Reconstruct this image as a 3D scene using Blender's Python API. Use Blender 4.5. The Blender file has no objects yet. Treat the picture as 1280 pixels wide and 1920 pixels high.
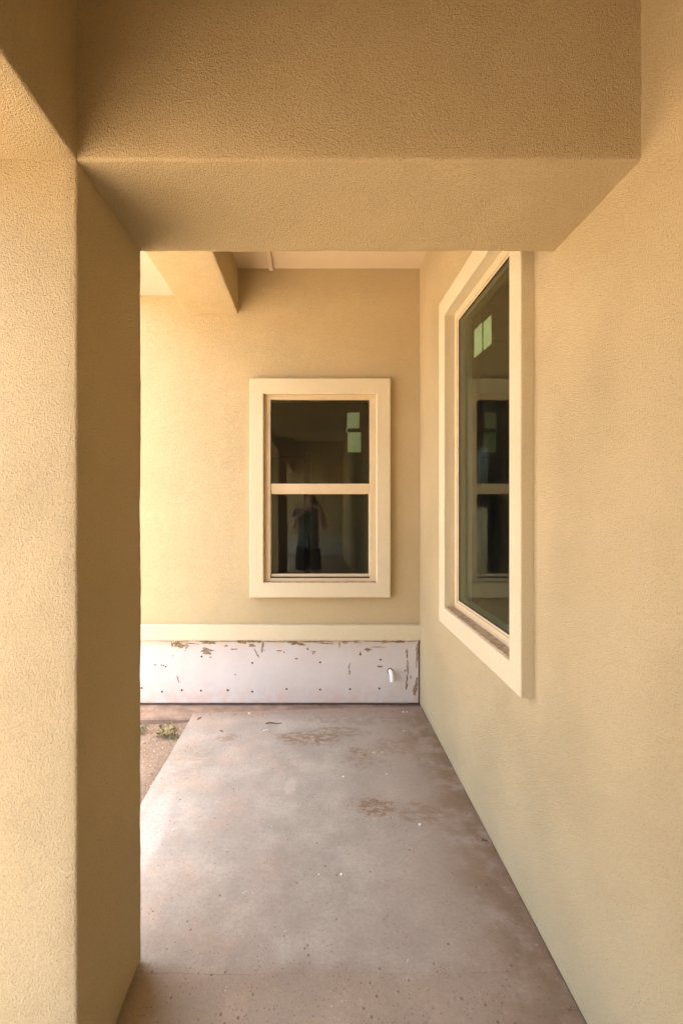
import bpy, bmesh, math, random
from mathutils import Vector, Matrix, noise
R = math.radians
scene = bpy.context.scene
C = scene.collection
random.seed(7)

# ------------------------------------------------------------------ camera, sky, sun, exposure
cd = bpy.data.cameras.new('view_camera')
cam = bpy.data.objects.new('view_camera', cd); C.objects.link(cam)
cam.location = (0, 0, 1.5); cam.rotation_euler = (R(90), 0, 0)
cd.sensor_fit = 'VERTICAL'; cd.sensor_height = 36; cd.sensor_width = 24
cd.lens = 860 / 1920 * 36
cd.shift_x = 50 / 1920; cd.shift_y = -18 / 1920
cd.clip_start = 0.01; cd.clip_end = 800
scene.camera = cam

SUN_EL, SUN_AZ = R(89), R(80)      # direction towards the sun; azimuth from +Y towards +X
w = bpy.data.worlds.new('World'); scene.world = w; w.use_nodes = True
wn = w.node_tree; wn.nodes.clear()
sky = wn.nodes.new('ShaderNodeTexSky'); sky.sky_type = 'NISHITA'; sky.sun_disc = False
sky.sun_elevation = SUN_EL; sky.sun_rotation = SUN_AZ
sky.air_density = 0.9; sky.dust_density = 6.0; sky.ozone_density = 0.7
bg = wn.nodes.new('ShaderNodeBackground'); bg.inputs['Strength'].default_value = 0.14
wo = wn.nodes.new('ShaderNodeOutputWorld')
wn.links.new(sky.outputs[0], bg.inputs['Color']); wn.links.new(bg.outputs[0], wo.inputs['Surface'])

sd = bpy.data.lights.new('sun', 'SUN'); sd.energy = 4.9; sd.angle = R(0.5); sd.color = (1.0, 0.98, 0.95)
sun = bpy.data.objects.new('sun', sd); C.objects.link(sun)
sv = Vector((math.sin(SUN_AZ) * math.cos(SUN_EL), math.cos(SUN_AZ) * math.cos(SUN_EL), math.sin(SUN_EL)))
sun.rotation_euler = sv.to_track_quat('Z', 'Y').to_euler(); sun.location = (6, 4, 12)

vs = scene.view_settings
vs.view_transform = 'Standard'; vs.look = 'None'; vs.gamma = 1.0; vs.use_curve_mapping = False
vs.exposure = 3.6
scene.cycles.max_bounces = 14; scene.cycles.diffuse_bounces = 8
scene.cycles.transparent_max_bounces = 16
scene.cycles.use_denoising = True
scene.cycles.sample_clamp_indirect = 8

# ------------------------------------------------------------------ node helpers
class NT:
    def __init__(s, name):
        s.m = bpy.data.materials.new(name); s.m.use_nodes = True
        s.t = s.m.node_tree; s.t.nodes.clear()
        s.out = s.t.nodes.new('ShaderNodeOutputMaterial')
        s.tc = s.t.nodes.new('ShaderNodeTexCoord')
        s.co = s.tc.outputs['Object']
    def n(s, kind, **kw):
        nd = s.t.nodes.new(kind)
        for k, v in kw.items(): setattr(nd, k, v)
        return nd
    def put(s, sock, v):
        if isinstance(v, bpy.types.NodeSocket): s.t.links.new(v, sock)
        else: sock.default_value = v
    def math(s, op, a, b=0.0, clamp=False):
        nd = s.n('ShaderNodeMath', operation=op); nd.use_clamp = clamp
        s.put(nd.inputs[0], a); s.put(nd.inputs[1], b)
        return nd.outputs[0]
    def noise(s, scale, detail=3, rough=0.55, co=None, dist=0.0):
        nd = s.n('ShaderNodeTexNoise')
        s.put(nd.inputs['Vector'], co or s.co)
        nd.inputs['Scale'].default_value = scale; nd.inputs['Detail'].default_value = detail
        nd.inputs['Roughness'].default_value = rough; nd.inputs['Distortion'].default_value = dist
        return nd.outputs['Fac']
    def voro(s, scale, feature='F1', co=None):
        nd = s.n('ShaderNodeTexVoronoi', feature=feature)
        s.put(nd.inputs['Vector'], co or s.co); nd.inputs['Scale'].default_value = scale
        return nd
    def ramp(s, v, lo, hi, a=0.0, b=1.0):
        nd = s.n('ShaderNodeMapRange'); nd.interpolation_type = 'SMOOTHSTEP'
        s.put(nd.inputs['Value'], v)
        for k, x in zip(('From Min', 'From Max', 'To Min', 'To Max'), (lo, hi, a, b)): nd.inputs[k].default_value = x
        return nd.outputs[0]
    def mix(s, f, a, b):
        nd = s.n('ShaderNodeMix', data_type='RGBA')
        s.put(nd.inputs[0], f)
        for i, v in ((6, a), (7, b)):
            s.put(nd.inputs[i], v if isinstance(v, bpy.types.NodeSocket) else (*v, 1))
        return nd.outputs[2]
    def mapping(s, scale, loc=(0, 0, 0)):
        nd = s.n('ShaderNodeMapping'); s.t.links.new(s.co, nd.inputs['Vector'])
        nd.inputs['Scale'].default_value = scale; nd.inputs['Location'].default_value = loc
        return nd.outputs[0]
    def bump(s, h, strength, dist, nrm=None):
        nd = s.n('ShaderNodeBump'); nd.inputs['Strength'].default_value = strength
        nd.inputs['Distance'].default_value = dist
        s.put(nd.inputs['Height'], h)
        if nrm is not None: s.put(nd.inputs['Normal'], nrm)
        return nd.outputs[0]
    def xyz(s):
        nd = s.n('ShaderNodeSeparateXYZ'); s.t.links.new(s.co, nd.inputs[0]); return nd.outputs
    def done(s, color, rough=0.9, normal=None, spec=0.3):
        p = s.n('ShaderNodeBsdfPrincipled')
        s.put(p.inputs['Base Color'], color if isinstance(color, bpy.types.NodeSocket) else (*color, 1))
        s.put(p.inputs['Roughness'], rough); s.put(p.inputs['Specular IOR Level'], spec)
        if normal is not None: s.put(p.inputs['Normal'], normal)
        s.t.links.new(p.outputs[0], s.out.inputs['Surface'])
        return s.m

def stucco(name, col, grain=1.0, dirt=0.0, depth=1.0):
    s = NT(name)
    n1 = s.noise(215 * grain, 2, 0.5, dist=0.8)
    n2 = s.noise(420 * grain, 3, 0.65)
    n3 = s.noise(7, 4, 0.55)
    patchy = s.ramp(s.noise(2.3, 4, 0.6), 0.30, 0.70, 0.82, 1.15)      # hand-floated: grain is stronger in places
    h = s.math('MULTIPLY', s.math('ADD', s.math('MULTIPLY', n1, 0.8), s.math('MULTIPLY', n2, 0.55)), patchy)
    n = s.bump(n3, 0.15, 0.010)
    n = s.bump(h, 1.0, 0.0078 * depth, n)
    big = s.noise(1.3, 5, 0.65)
    c = s.mix(s.ramp(big, 0.3, 0.72), tuple(x * 0.97 for x in col), tuple(min(1, x * 1.025) for x in col))
    st = s.noise(3.0, 5, 0.65, co=s.mapping((1, 1, 0.35)))
    c = s.mix(s.ramp(st, 0.52, 0.78, 0.0, 0.10), c, (col[0] * 1.02, col[1] * 1.07, col[2] * 1.35))
    c = s.mix(s.ramp(n1, 0.26, 0.52, 0.34 * depth, 0.0), c, tuple(x * 0.5 for x in col))
    c = s.mix(s.ramp(n2, 0.56, 0.75, 0.0, 0.20 * depth), c, tuple(min(1, x * 1.3) for x in col))
    for sc_, thr, g0 in ((26, 0.05, 0.57), (11, 0.022, 0.50)):         # pits and specks left by the float
        v = s.voro(sc_)
        pit = s.ramp(v.outputs['Distance'], thr, thr * 0.6)
        gate = s.math('GREATER_THAN', s.noise(sc_ * 0.55, 1), g0)
        c = s.mix(s.math('MULTIPLY', s.math('MULTIPLY', pit, gate), 0.5), c, tuple(x * 0.4 for x in col))
    if dirt:
        d = s.ramp(s.noise(28, 5, 0.7), 0.46, 0.60)
        c = s.mix(s.math('MULTIPLY', d, dirt), c, (0.22, 0.13, 0.07))
    return s.done(c, 0.95, n, 0.15)

ST = (0.550, 0.448, 0.254)
M = {}
M['stucco'] = stucco('stucco_paint', ST)
M['stucco_far'] = stucco('stucco_paint_smooth', ST, depth=1.0)
M['trim'] = stucco('trim_stucco', (0.66, 0.585, 0.385), grain=1.1, depth=0.6)
M['sill'] = stucco('sill_stucco', (0.52, 0.39, 0.24), dirt=0.5, depth=0.5)

s = NT('ceiling_board')
M['ceiling'] = s.done(s.mix(s.ramp(s.noise(3, 4), 0.3, 0.7), (0.56, 0.475, 0.325), (0.59, 0.50, 0.345)), 0.85, s.bump(s.noise(90, 3), 0.25, 0.002))
s = NT('soffit_board')
M['soffit'] = s.done(s.mix(s.ramp(s.noise(3, 4), 0.3, 0.7), (0.50, 0.42, 0.33), (0.54, 0.455, 0.36)), 0.85, s.bump(s.noise(90, 3), 0.25, 0.002))
s = NT('vinyl_frame')
M['vinyl'] = s.done(s.mix(s.ramp(s.noise(12, 3), 0.35, 0.7), (0.56, 0.455, 0.275), (0.60, 0.485, 0.295)), 0.45, None, 0.4)
s = NT('rubber_gasket')
M['gasket'] = s.done(s.mix(s.noise(40, 2), (0.02, 0.018, 0.014), (0.03, 0.026, 0.02)), 0.6)

# tinted coated glass: mirror part by Fresnel, the rest passes through tinted
s = NT('window_glass')
fr = s.n('ShaderNodeFresnel'); fr.inputs['IOR'].default_value = 1.68
tr = s.n('ShaderNodeBsdfTransparent'); tr.inputs['Color'].default_value = (0.70, 0.84, 0.74, 1)
gl = s.n('ShaderNodeBsdfGlossy'); gl.inputs['Roughness'].default_value = 0.0
gl.inputs['Color'].default_value = (0.86, 0.95, 0.80, 1)
gl_n = s.bump(s.noise(2.2, 1), 0.04, 0.01); s.put(gl.inputs['Normal'], gl_n)
mx = s.n('ShaderNodeMixShader')
s.t.links.new(fr.outputs[0], mx.inputs[0]); s.t.links.new(tr.outputs[0], mx.inputs[1]); s.t.links.new(gl.outputs[0], mx.inputs[2])
du = s.n('ShaderNodeBsdfDiffuse'); du.inputs['Color'].default_value = (0.55, 0.52, 0.42, 1)
mx2 = s.n('ShaderNodeMixShader')       # thin streaky dust film, added as a haze that lifts the dark panes
s.put(mx2.inputs[0], s.math('MULTIPLY', s.ramp(s.noise(5, 6, 0.7, co=s.mapping((1, 1, 0.4))), 0.3, 0.75, 0.3, 1.0), 0.014))
s.t.links.new(mx.outputs[0], mx2.inputs[1]); s.t.links.new(du.outputs[0], mx2.inputs[2])
s.t.links.new(mx2.outputs[0], s.out.inputs['Surface'])
M['glass'] = s.m

s = NT('sticker_paper')
M['paper'] = s.done(s.mix(s.ramp(s.noise(60, 3, co=s.mapping((3, 3, 1))), 0.35, 0.65), (0.80, 0.93, 0.88), (0.93, 0.98, 0.95)), 0.6, s.bump(s.noise(30, 2), 0.5, 0.004))

s = NT('sticker_film')
M['film'] = s.done(s.mix(s.ramp(s.noise(60, 3, co=s.mapping((3, 3, 1))), 0.35, 0.65), (0.43, 0.48, 0.30), (0.52, 0.57, 0.37)), 0.6)

s = NT('base_board_paint')
x, y, z = s.xyz()
c = s.mix(s.ramp(s.noise(4, 4), 0.3, 0.7), (0.55, 0.505, 0.455), (0.59, 0.55, 0.495))
st = s.noise(5, 4, 0.6, co=s.mapping((1, 1, 6)))
c = s.mix(s.math('MULTIPLY', s.ramp(st, 0.52, 0.72), 0.22), c, (0.60, 0.47, 0.37))
# patchy reddish tint, stronger towards the foot of the board
sp = s.math('MULTIPLY', s.ramp(z, 0.20, 0.0), s.ramp(s.noise(11, 5, 0.7), 0.36, 0.66))
c = s.mix(s.math('MULTIPLY', sp, 0.55), c, (0.58, 0.36, 0.24))
up = s.math('MULTIPLY', s.ramp(z, 0.40, 0.465), s.ramp(s.noise(14, 4, 0.6), 0.42, 0.6))
c = s.mix(s.math('MULTIPLY', up, 0.5), c, (0.66, 0.50, 0.30))
# scrapes and fine scuffs
sc = s.noise(40, 4, 0.7, co=s.mapping((0.5, 1, 2.4)))
c = s.mix(s.math('MULTIPLY', s.ramp(sc, 0.66, 0.72), 0.5), c, (0.36, 0.27, 0.20))
M['board'] = s.done(c, 0.8, s.bump(s.noise(50, 4), 0.3, 0.003))

s = NT('mortar_and_shadow_smear')
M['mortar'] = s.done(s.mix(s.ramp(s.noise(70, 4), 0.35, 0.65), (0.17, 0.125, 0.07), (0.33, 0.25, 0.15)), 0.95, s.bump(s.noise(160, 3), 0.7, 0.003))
s = NT('mortar_smear_pale')
M['mortar2'] = s.done(s.mix(s.ramp(s.noise(70, 4), 0.35, 0.65), (0.30, 0.22, 0.14), (0.46, 0.36, 0.24)), 0.95, s.bump(s.noise(160, 3), 0.7, 0.003))
s = NT('nail_steel'); M['nail'] = s.done(s.mix(s.noise(90, 2), (0.03, 0.025, 0.02), (0.06, 0.04, 0.03)), 0.6)
s = NT('pvc_white'); M['pvc'] = s.done(s.mix(s.noise(20, 2), (0.80, 0.77, 0.72), (0.84, 0.81, 0.77)), 0.35, None, 0.5)
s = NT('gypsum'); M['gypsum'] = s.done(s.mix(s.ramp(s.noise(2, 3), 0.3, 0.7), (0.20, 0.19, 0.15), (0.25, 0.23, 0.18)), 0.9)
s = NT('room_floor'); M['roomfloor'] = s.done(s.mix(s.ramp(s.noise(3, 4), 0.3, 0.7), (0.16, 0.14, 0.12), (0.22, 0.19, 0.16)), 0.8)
s = NT('roof_tile'); M['roof'] = s.done(s.mix(s.noise(8, 3), (0.22, 0.14, 0.10), (0.30, 0.19, 0.13)), 0.9)

def px(x, y, z=0.0):
    d = 860 * (1.5 - z) / (y - 942); return ((x - 590) * d / 860, d)

def concrete(name, base, tint, pits, nbase=(0.31, 0.23, 0.145), ntint=(0.36, 0.272, 0.178)):
    s = NT(name)
    X, Y, Z = s.xyz()
    # object space equals ground coordinates for the slabs (origins at 0,0)
    n_big = s.noise(1.5, 5, 0.6); n_mid = s.noise(6, 5, 0.62); n_fine = s.noise(140, 4, 0.6)
    ny = s.math('ADD', Y, s.math('ADD', s.math('MULTIPLY', s.math('SUBTRACT', n_mid, 0.5), 0.16), s.math('MULTIPLY', s.math('SUBTRACT', n_fine, 0.5), 0.05)))
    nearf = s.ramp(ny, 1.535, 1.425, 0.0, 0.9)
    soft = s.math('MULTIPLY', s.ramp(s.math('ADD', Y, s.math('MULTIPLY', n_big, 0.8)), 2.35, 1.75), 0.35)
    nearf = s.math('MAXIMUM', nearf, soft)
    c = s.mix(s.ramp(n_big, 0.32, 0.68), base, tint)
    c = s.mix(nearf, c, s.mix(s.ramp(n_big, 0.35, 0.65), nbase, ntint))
    seam = s.math('MULTIPLY', s.ramp(s.math('ABSOLUTE', s.math('SUBTRACT', ny, 1.45)), 0.07, 0.0), s.ramp(s.noise(5, 3), 0.3, 0.65, 0.1, 0.45))
    c = s.mix(seam, c, (0.24, 0.175, 0.115))
    c = s.mix(s.ramp(n_mid, 0.30, 0.66, 0.42, 0.0), c, tuple(v * 0.68 for v in base))
    c = s.mix(s.ramp(n_mid, 0.52, 0.80, 0.0, 0.22), c, tuple(min(1, v * 1.3) for v in tint))
    # broom / trowel marks
    br = s.noise(26, 4, 0.65, co=s.mapping((5, 0.7, 1)))
    c = s.mix(s.ramp(br, 0.50, 0.75, 0.0, 0.22), c, tuple(v * 0.7 for v in base))
    # reddish soil washed over the slab from the garden side
    edge = s.ramp(X, 0.15, -0.75)
    red = s.math('MULTIPLY', edge, s.ramp(s.noise(3.6, 6, 0.72), 0.45, 0.68))
    c = s.mix(s.math('MULTIPLY', red, 0.55), c, (0.48, 0.32, 0.22))
    # grime along the house wall
    nw = s.noise(3.0, 5, 0.65)
    wide = s.math('MULTIPLY', s.ramp(s.math('ADD', X, s.math('MULTIPLY', s.math('SUBTRACT', nw, 0.5), 0.9)), 0.05, 0.75), 0.55)
    c = s.mix(wide, c, (0.34, 0.26, 0.19))
    dx = s.math('ADD', X, s.math('MULTIPLY', s.math('SUBTRACT', nw, 0.5), 0.42))
    wallg = s.math('MULTIPLY', s.ramp(dx, 0.42, 0.76), s.ramp(s.noise(8, 4, 0.6), 0.25, 0.60))
    c = s.mix(s.math('MULTIPLY', wallg, 0.88), c, (0.175, 0.105, 0.05))
    # grime at the foot of the far wall
    fg = s.math('MULTIPLY', s.ramp(s.math('ADD', Y, s.math('MULTIPLY', nw, 0.25)), 3.27, 3.44), 0.65)
    c = s.mix(fg, c, (0.27, 0.18, 0.12))
    # dried mud patches
    crumbs = s.ramp(s.noise(22, 6, 0.72, co=s.mapping((0.8, 1.5, 1))), 0.46, 0.53)
    for (cx, cy, rx, ry, k) in MUD:
        ex = s.math('DIVIDE', s.math('SUBTRACT', X, cx), rx); ey = s.math('DIVIDE', s.math('SUBTRACT', Y, cy), ry)
        r2 = s.math('ADD', s.math('MULTIPLY', ex, ex), s.math('MULTIPLY', ey, ey))
        r2 = s.math('ADD', r2, s.math('MULTIPLY', s.math('SUBTRACT', s.noise(13, 5, 0.7), 0.5), 2.6))
        f = s.math('MULTIPLY', s.ramp(r2, 1.0, 0.15), s.math('ADD', s.math('MULTIPLY', crumbs, 1.0), 0.12), True)
        c = s.mix(s.math('MULTIPLY', f, k), c, (0.215, 0.14, 0.075))
    # pale spots, one drawn out along the left edge
    for (cx, cy, rx, ry) in ((-0.13, 2.42, 0.04, 0.09), (-0.75, 2.0, 0.08, 0.5)):
        ex = s.math('DIVIDE', s.math('SUBTRACT', X, cx), rx); ey = s.math('DIVIDE', s.math('SUBTRACT', Y, cy), ry)
        r2 = s.math('ADD', s.math('MULTIPLY', ex, ex), s.math('MULTIPLY', ey, ey))
        r2 = s.math('ADD', r2, s.math('SUBTRACT', s.noise(18, 4, 0.7), 0.5))
        c = s.mix(s.ramp(r2, 1.0, 0.2, 0.0, 0.35), c, (0.58, 0.50, 0.45))
    # pits and specks
    for sc_, thr, gl_, k, col in ((34, 0.17, 0.56, 0.75, (0.09, 0.06, 0.04)), (75, 0.22, 0.56, 0.65, (0.12, 0.085, 0.055)), (130, 0.25, 0.50, 0.5, (0.15, 0.11, 0.075)), (48, 0.13, 0.60, 0.8, (0.74, 0.66, 0.56))):
        v = s.voro(sc_, co=s.mapping((1, 0.8, 1), (sc_, 0, 0)))
        g = s.math('ADD', s.noise(sc_ * 0.12, 3, 0.6), s.math('MULTIPLY', nearf, 0.13 if k < 0.8 else 0.0))
        f = s.math('MULTIPLY', s.ramp(v.outputs['Distance'], thr, thr * 0.6), s.ramp(g, gl_, gl_ + 0.06))
        c = s.mix(s.math('MULTIPLY', f, k), c, col)
    gr = s.noise(62, 4, 0.7)
    c = s.mix(s.ramp(gr, 0.35, 0.55, 0.25, 0.0), c, tuple(v * 0.62 for v in base))
    c = s.mix(s.ramp(gr, 0.55, 0.75, 0.0, 0.25), c, tuple(min(1, v * 1.25) for v in tint))
    c = s.mix(s.ramp(n_fine, 0.3, 0.7, 0.22, 0.0), c, tuple(v * 0.6 for v in base))
    nr = s.bump(n_fine, 0.5, 0.0025)
    nr = s.bump(n_mid, 0.25, 0.008, nr)
    rough = s.ramp(n_mid, 0.3, 0.7, 0.50, 0.72)
    return s.done(c, rough, nr, 0.35)

MUD = []
for (x0, x1, yy, hh, k) in ((515, 640, 1384, 13, 0.95), (590, 690, 1372, 10, 0.7), (655, 688, 1410, 9, 0.9), (405, 445, 1384, 8, 0.6),
                            (665, 745, 1512, 17, 0.95), (740, 835, 1525, 20, 0.65), (640, 720, 1425, 14, 0.4), (960, 1000, 1690, 42, 0.9), (880, 915, 1635, 40, 0.5), (560, 790, 1350, 9, 0.45), (690, 770, 1400, 16, 0.45), (940, 985, 1600, 40, 0.6), (1010, 1060, 1800, 45, 0.7), (300, 400, 1430, 40, 0.25)):
    ax, ad = px(x0, yy); bx_, bd = px(x1, yy); _, d0 = px(x0, yy - hh); _, d1 = px(x0, yy + hh)
    MUD.append(((ax + bx_) / 2, ad, abs(bx_ - ax) / 2 * 1.2, abs(d0 - d1) / 2 * 1.25, k))
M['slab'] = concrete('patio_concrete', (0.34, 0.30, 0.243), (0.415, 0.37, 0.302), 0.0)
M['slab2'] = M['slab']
s = NT('footing_concrete')
M['footing'] = s.done(s.mix(s.ramp(s.noise(9, 5, 0.65), 0.3, 0.7), (0.20, 0.135, 0.09), (0.31, 0.22, 0.155)), 0.95, s.bump(s.noise(60, 5, 0.7), 0.8, 0.006))
s = NT('red_soil')
c = s.mix(s.ramp(s.noise(2.2, 6, 0.65), 0.3, 0.7), (0.21, 0.15, 0.098), (0.28, 0.205, 0.14))
c = s.mix(s.ramp(s.noise(30, 6, 0.75), 0.46, 0.66, 0, 0.75), c, (0.20, 0.13, 0.08))
v = s.voro(60); c = s.mix(s.ramp(v.outputs['Distance'], 0.28, 0.2, 0, 0.5), c, (0.50, 0.38, 0.28))
M['soil'] = s.done(c, 0.97, s.bump(s.noise(45, 6, 0.75), 0.9, 0.015))
s = NT('pebble'); oi = s.n('ShaderNodeObjectInfo')
M['pebble'] = s.done(s.mix(s.ramp(s.noise(30, 2), 0.3, 0.7), (0.15, 0.095, 0.06), (0.50, 0.38, 0.28)), 0.95)
s = NT('clod'); M['clod'] = s.done(s.mix(s.ramp(s.noise(40, 3), 0.3, 0.7), (0.25, 0.145, 0.08), (0.36, 0.22, 0.13)), 0.97)
s = NT('paint_chip'); M['chip'] = s.done(s.mix(s.noise(30, 2), (0.72, 0.66, 0.56), (0.80, 0.74, 0.66)), 0.8)
s = NT('weed_leaf'); M['leaf'] = s.done(s.mix(s.ramp(s.noise(25, 2), 0.3, 0.7), (0.07, 0.09, 0.03), (0.14, 0.15, 0.055)), 0.6)
s = NT('dry_leaf'); M['dry'] = s.done(s.mix(s.ramp(s.noise(25, 2), 0.3, 0.7), (0.16, 0.15, 0.05), (0.30, 0.24, 0.10)), 0.7)
s = NT('twig_bark'); M['twig'] = s.done(s.mix(s.noise(60, 3), (0.10, 0.06, 0.035), (0.20, 0.12, 0.07)), 0.9)

# ------------------------------------------------------------------ object helpers
def link(name, bm, mat, parent=None, loc=None, smooth=False, face=None):
    """link bm (world coordinates) as one mesh object with its origin at loc"""
    me = bpy.data.meshes.new(name)
    bmesh.ops.recalc_face_normals(bm, faces=bm.faces)
    o = bpy.data.objects.new(name, me); C.objects.link(o)
    if face is not None:
        for f in bm.faces:
            f.normal_update()
            if f.normal.dot(Vector(face)) < 0: f.normal_flip()
    base = Vector(parent.get('_w', (0, 0, 0))) if parent else Vector((0, 0, 0))
    L = Vector(loc) if loc is not None else base
    bmesh.ops.translate(bm, verts=bm.verts, vec=-L)
    if smooth:
        for f in bm.faces: f.smooth = True
        for e in bm.edges:
            if len(e.link_faces) == 2 and e.calc_face_angle() > R(50): e.smooth = False
    bm.to_mesh(me); bm.free()
    for m_ in (mat if isinstance(mat, (list, tuple)) else [mat]): me.materials.append(m_)
    o.location = L - base
    o['_w'] = tuple(L)
    if parent: o.parent = parent
    return o
def thing(name, label, cat, loc, group=None, kind='thing'):
    o = bpy.data.objects.new(name, None); C.objects.link(o); o.location = loc; o['_w'] = tuple(loc)
    o.empty_display_size = 0.1
    return tag(o, label, cat, group, kind)
def tag(o, label, cat, group=None, kind='thing'):
    o['label'] = label; o['category'] = cat; o['kind'] = kind
    if group: o['group'] = group
    return o
def box(bm, x0, x1, y0, y1, z0, z1):
    v = [bm.verts.new(p) for p in ((x0, y0, z0), (x1, y0, z0), (x1, y1, z0), (x0, y1, z0), (x0, y0, z1), (x1, y0, z1), (x1, y1, z1), (x0, y1, z1))]
    return [bm.faces.new([v[i] for i in f]) for f in ((3, 2, 1, 0), (4, 5, 6, 7), (0, 1, 5, 4), (1, 2, 6, 5), (2, 3, 7, 6), (3, 0, 4, 7))]
def rbox(x0, x1, y0, y1, z0, z1, test, r=0.009, step=0.035, amp=0.0026, segs=3):
    """box whose edges chosen by test(mid, direction) are rounded, with a hand-floated unevenness"""
    bm = bmesh.new(); box(bm, x0, x1, y0, y1, z0, z1)
    sel = []
    for e in bm.edges:
        d = (e.verts[1].co - e.verts[0].co); mid = (e.verts[0].co + e.verts[1].co) / 2
        ax = max(range(3), key=lambda i: abs(d[i]))
        if test(mid, 'XYZ'[ax]): sel.append(e)
    if sel: bmesh.ops.bevel(bm, geom=sel, offset=r, segments=segs, profile=0.5, affect='EDGES')
    for ax, lo, hi in ((0, x0, x1), (1, y0, y1), (2, z0, z1)):
        nrm = Vector((0, 0, 0)); nrm[ax] = 1
        k = max(1, min(110, int((hi - lo) / step)))
        for i in range(1, k):
            p = Vector((0, 0, 0)); p[ax] = lo + (hi - lo) * i / k
            bmesh.ops.bisect_plane(bm, geom=bm.verts[:] + bm.edges[:] + bm.faces[:], plane_co=p, plane_no=nrm, dist=1e-5)
    bm.normal_update()
    for v in bm.verts:
        v.co += v.normal * (amp * (noise.noise(v.co * 9) + 0.7 * noise.noise(v.co * 31)))
    return bm
def grid_slab(us, vs_, hole, mp, t0, t1):
    """slab in (u, v) with a rectangular hole cell set; mp(u, v, t) -> xyz"""
    bm = bmesh.new(); V = {}
    def vert(i, j, t):
        k = (i, j, t)
        if k not in V: V[k] = bm.verts.new(mp(us[i], vs_[j], t))
        return V[k]
    cells = {(i, j) for i in range(len(us) - 1) for j in range(len(vs_) - 1)} - set(hole)
    for (i, j) in cells:
        for t in (t0, t1):
            bm.faces.new([vert(i, j, t), vert(i + 1, j, t), vert(i + 1, j + 1, t), vert(i, j + 1, t)])
        for (di, dj, a, b) in ((-1, 0, (i, j), (i, j + 1)), (1, 0, (i + 1, j), (i + 1, j + 1)), (0, -1, (i, j), (i + 1, j)), (0, 1, (i, j + 1), (i + 1, j + 1))):
            if (i + di, j + dj) not in cells:
                bm.faces.new([vert(*a, t0), vert(*b, t0), vert(*b, t1), vert(*a, t1)])
    return bm
def ring(a0, a1, b0, b1, wd, mp, t0, t1, bev=0.0):
    wl, wr, wb, wt = wd if isinstance(wd, tuple) else (wd,) * 4
    bm = grid_slab([a0, a0 + wl, a1 - wr, a1], [b0, b0 + wb, b1 - wt, b1], {(1, 1)}, mp, t0, t1)
    if bev:
        bmesh.ops.recalc_face_normals(bm, faces=bm.faces)
        es = [e for e in bm.edges if len(e.link_faces) == 2 and e.link_faces[0].normal.dot(e.link_faces[1].normal) < 0.5]
        bmesh.ops.bevel(bm, geom=es, offset=bev, segments=2, profile=0.5, affect='EDGES')
    return bm
def tube(bm, pts, rad, seg=8, cap=True):
    pts = [Vector(p) for p in pts]; rings = []
    rads = rad if isinstance(rad, (list, tuple)) else [rad] * len(pts)
    for i, p in enumerate(pts):
        d = (pts[min(i + 1, len(pts) - 1)] - pts[max(i - 1, 0)]).normalized()
        u = d.orthogonal().normalized() if i == 0 else (u - d * u.dot(d)).normalized()
        v = d.cross(u)
        rings.append([bm.verts.new(p + (u * math.cos(2 * math.pi * k / seg) + v * math.sin(2 * math.pi * k / seg)) * rads[i]) for k in range(seg)])
    for a, b in zip(rings, rings[1:]):
        for k in range(seg): bm.faces.new([a[k], a[(k + 1) % seg], b[(k + 1) % seg], b[k]])
    if cap: bm.faces.new(rings[0][::-1]); bm.faces.new(rings[-1])

XW = 0.78            # face of the side wall
YW = 3.4127          # face of the end wall
XP0, XP1 = -0.957, -0.568      # pillar and long beams
YB0, YB1 = 1.098, 1.503        # pillar and cross beam
ZB = 2.32
ZC = 3.24
YFAR = -6.1
XE = -1.33            # eave

# ------------------------------------------------------------------ ground
def lin(a, b, n): return [a + (b - a) * i / n for i in range(n)]
gx = [-150, -60, -25, -12, -7, -5] + lin(-4, -2, 10) + lin(-2, -0.6, 56) + [-0.6, 0.2, 1, 3, 8, 20, 60, 150]
gy = [-150, -60, -25, -12, -7, -4] + lin(-3, 1.5, 18) + lin(1.5, 3.6, 84) + [3.6, 4.5, 6, 9, 15, 30, 60, 150]
bm = bmesh.new(); G = [[None] * len(gy) for _ in gx]
for i, X in enumerate(gx):
    for j, Y in enumerate(gy):
        z = -0.055
        if -4 < X < -0.6 and -3 < Y < 3.6:
            p = Vector((X, Y, 0))
            z += 0.016 * noise.noise(p * 3.1) + 0.010 * noise.noise(p * 9) + 0.006 * noise.noise(p * 24)
            z += 0.012 * max(0, 1 - abs(X + 0.9) / 0.15)
        G[i][j] = bm.verts.new((X, Y, min(z, -0.02)))
for i in range(len(gx) - 1):
    for j in range(len(gy) - 1): bm.faces.new([G[i][j], G[i + 1][j], G[i + 1][j + 1], G[i][j + 1]])
o = link('ground', bm, M['soil'], smooth=True); o['kind'] = 'structure'; o['label'] = 'bare reddish soil yard beside the patio slab'

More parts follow.
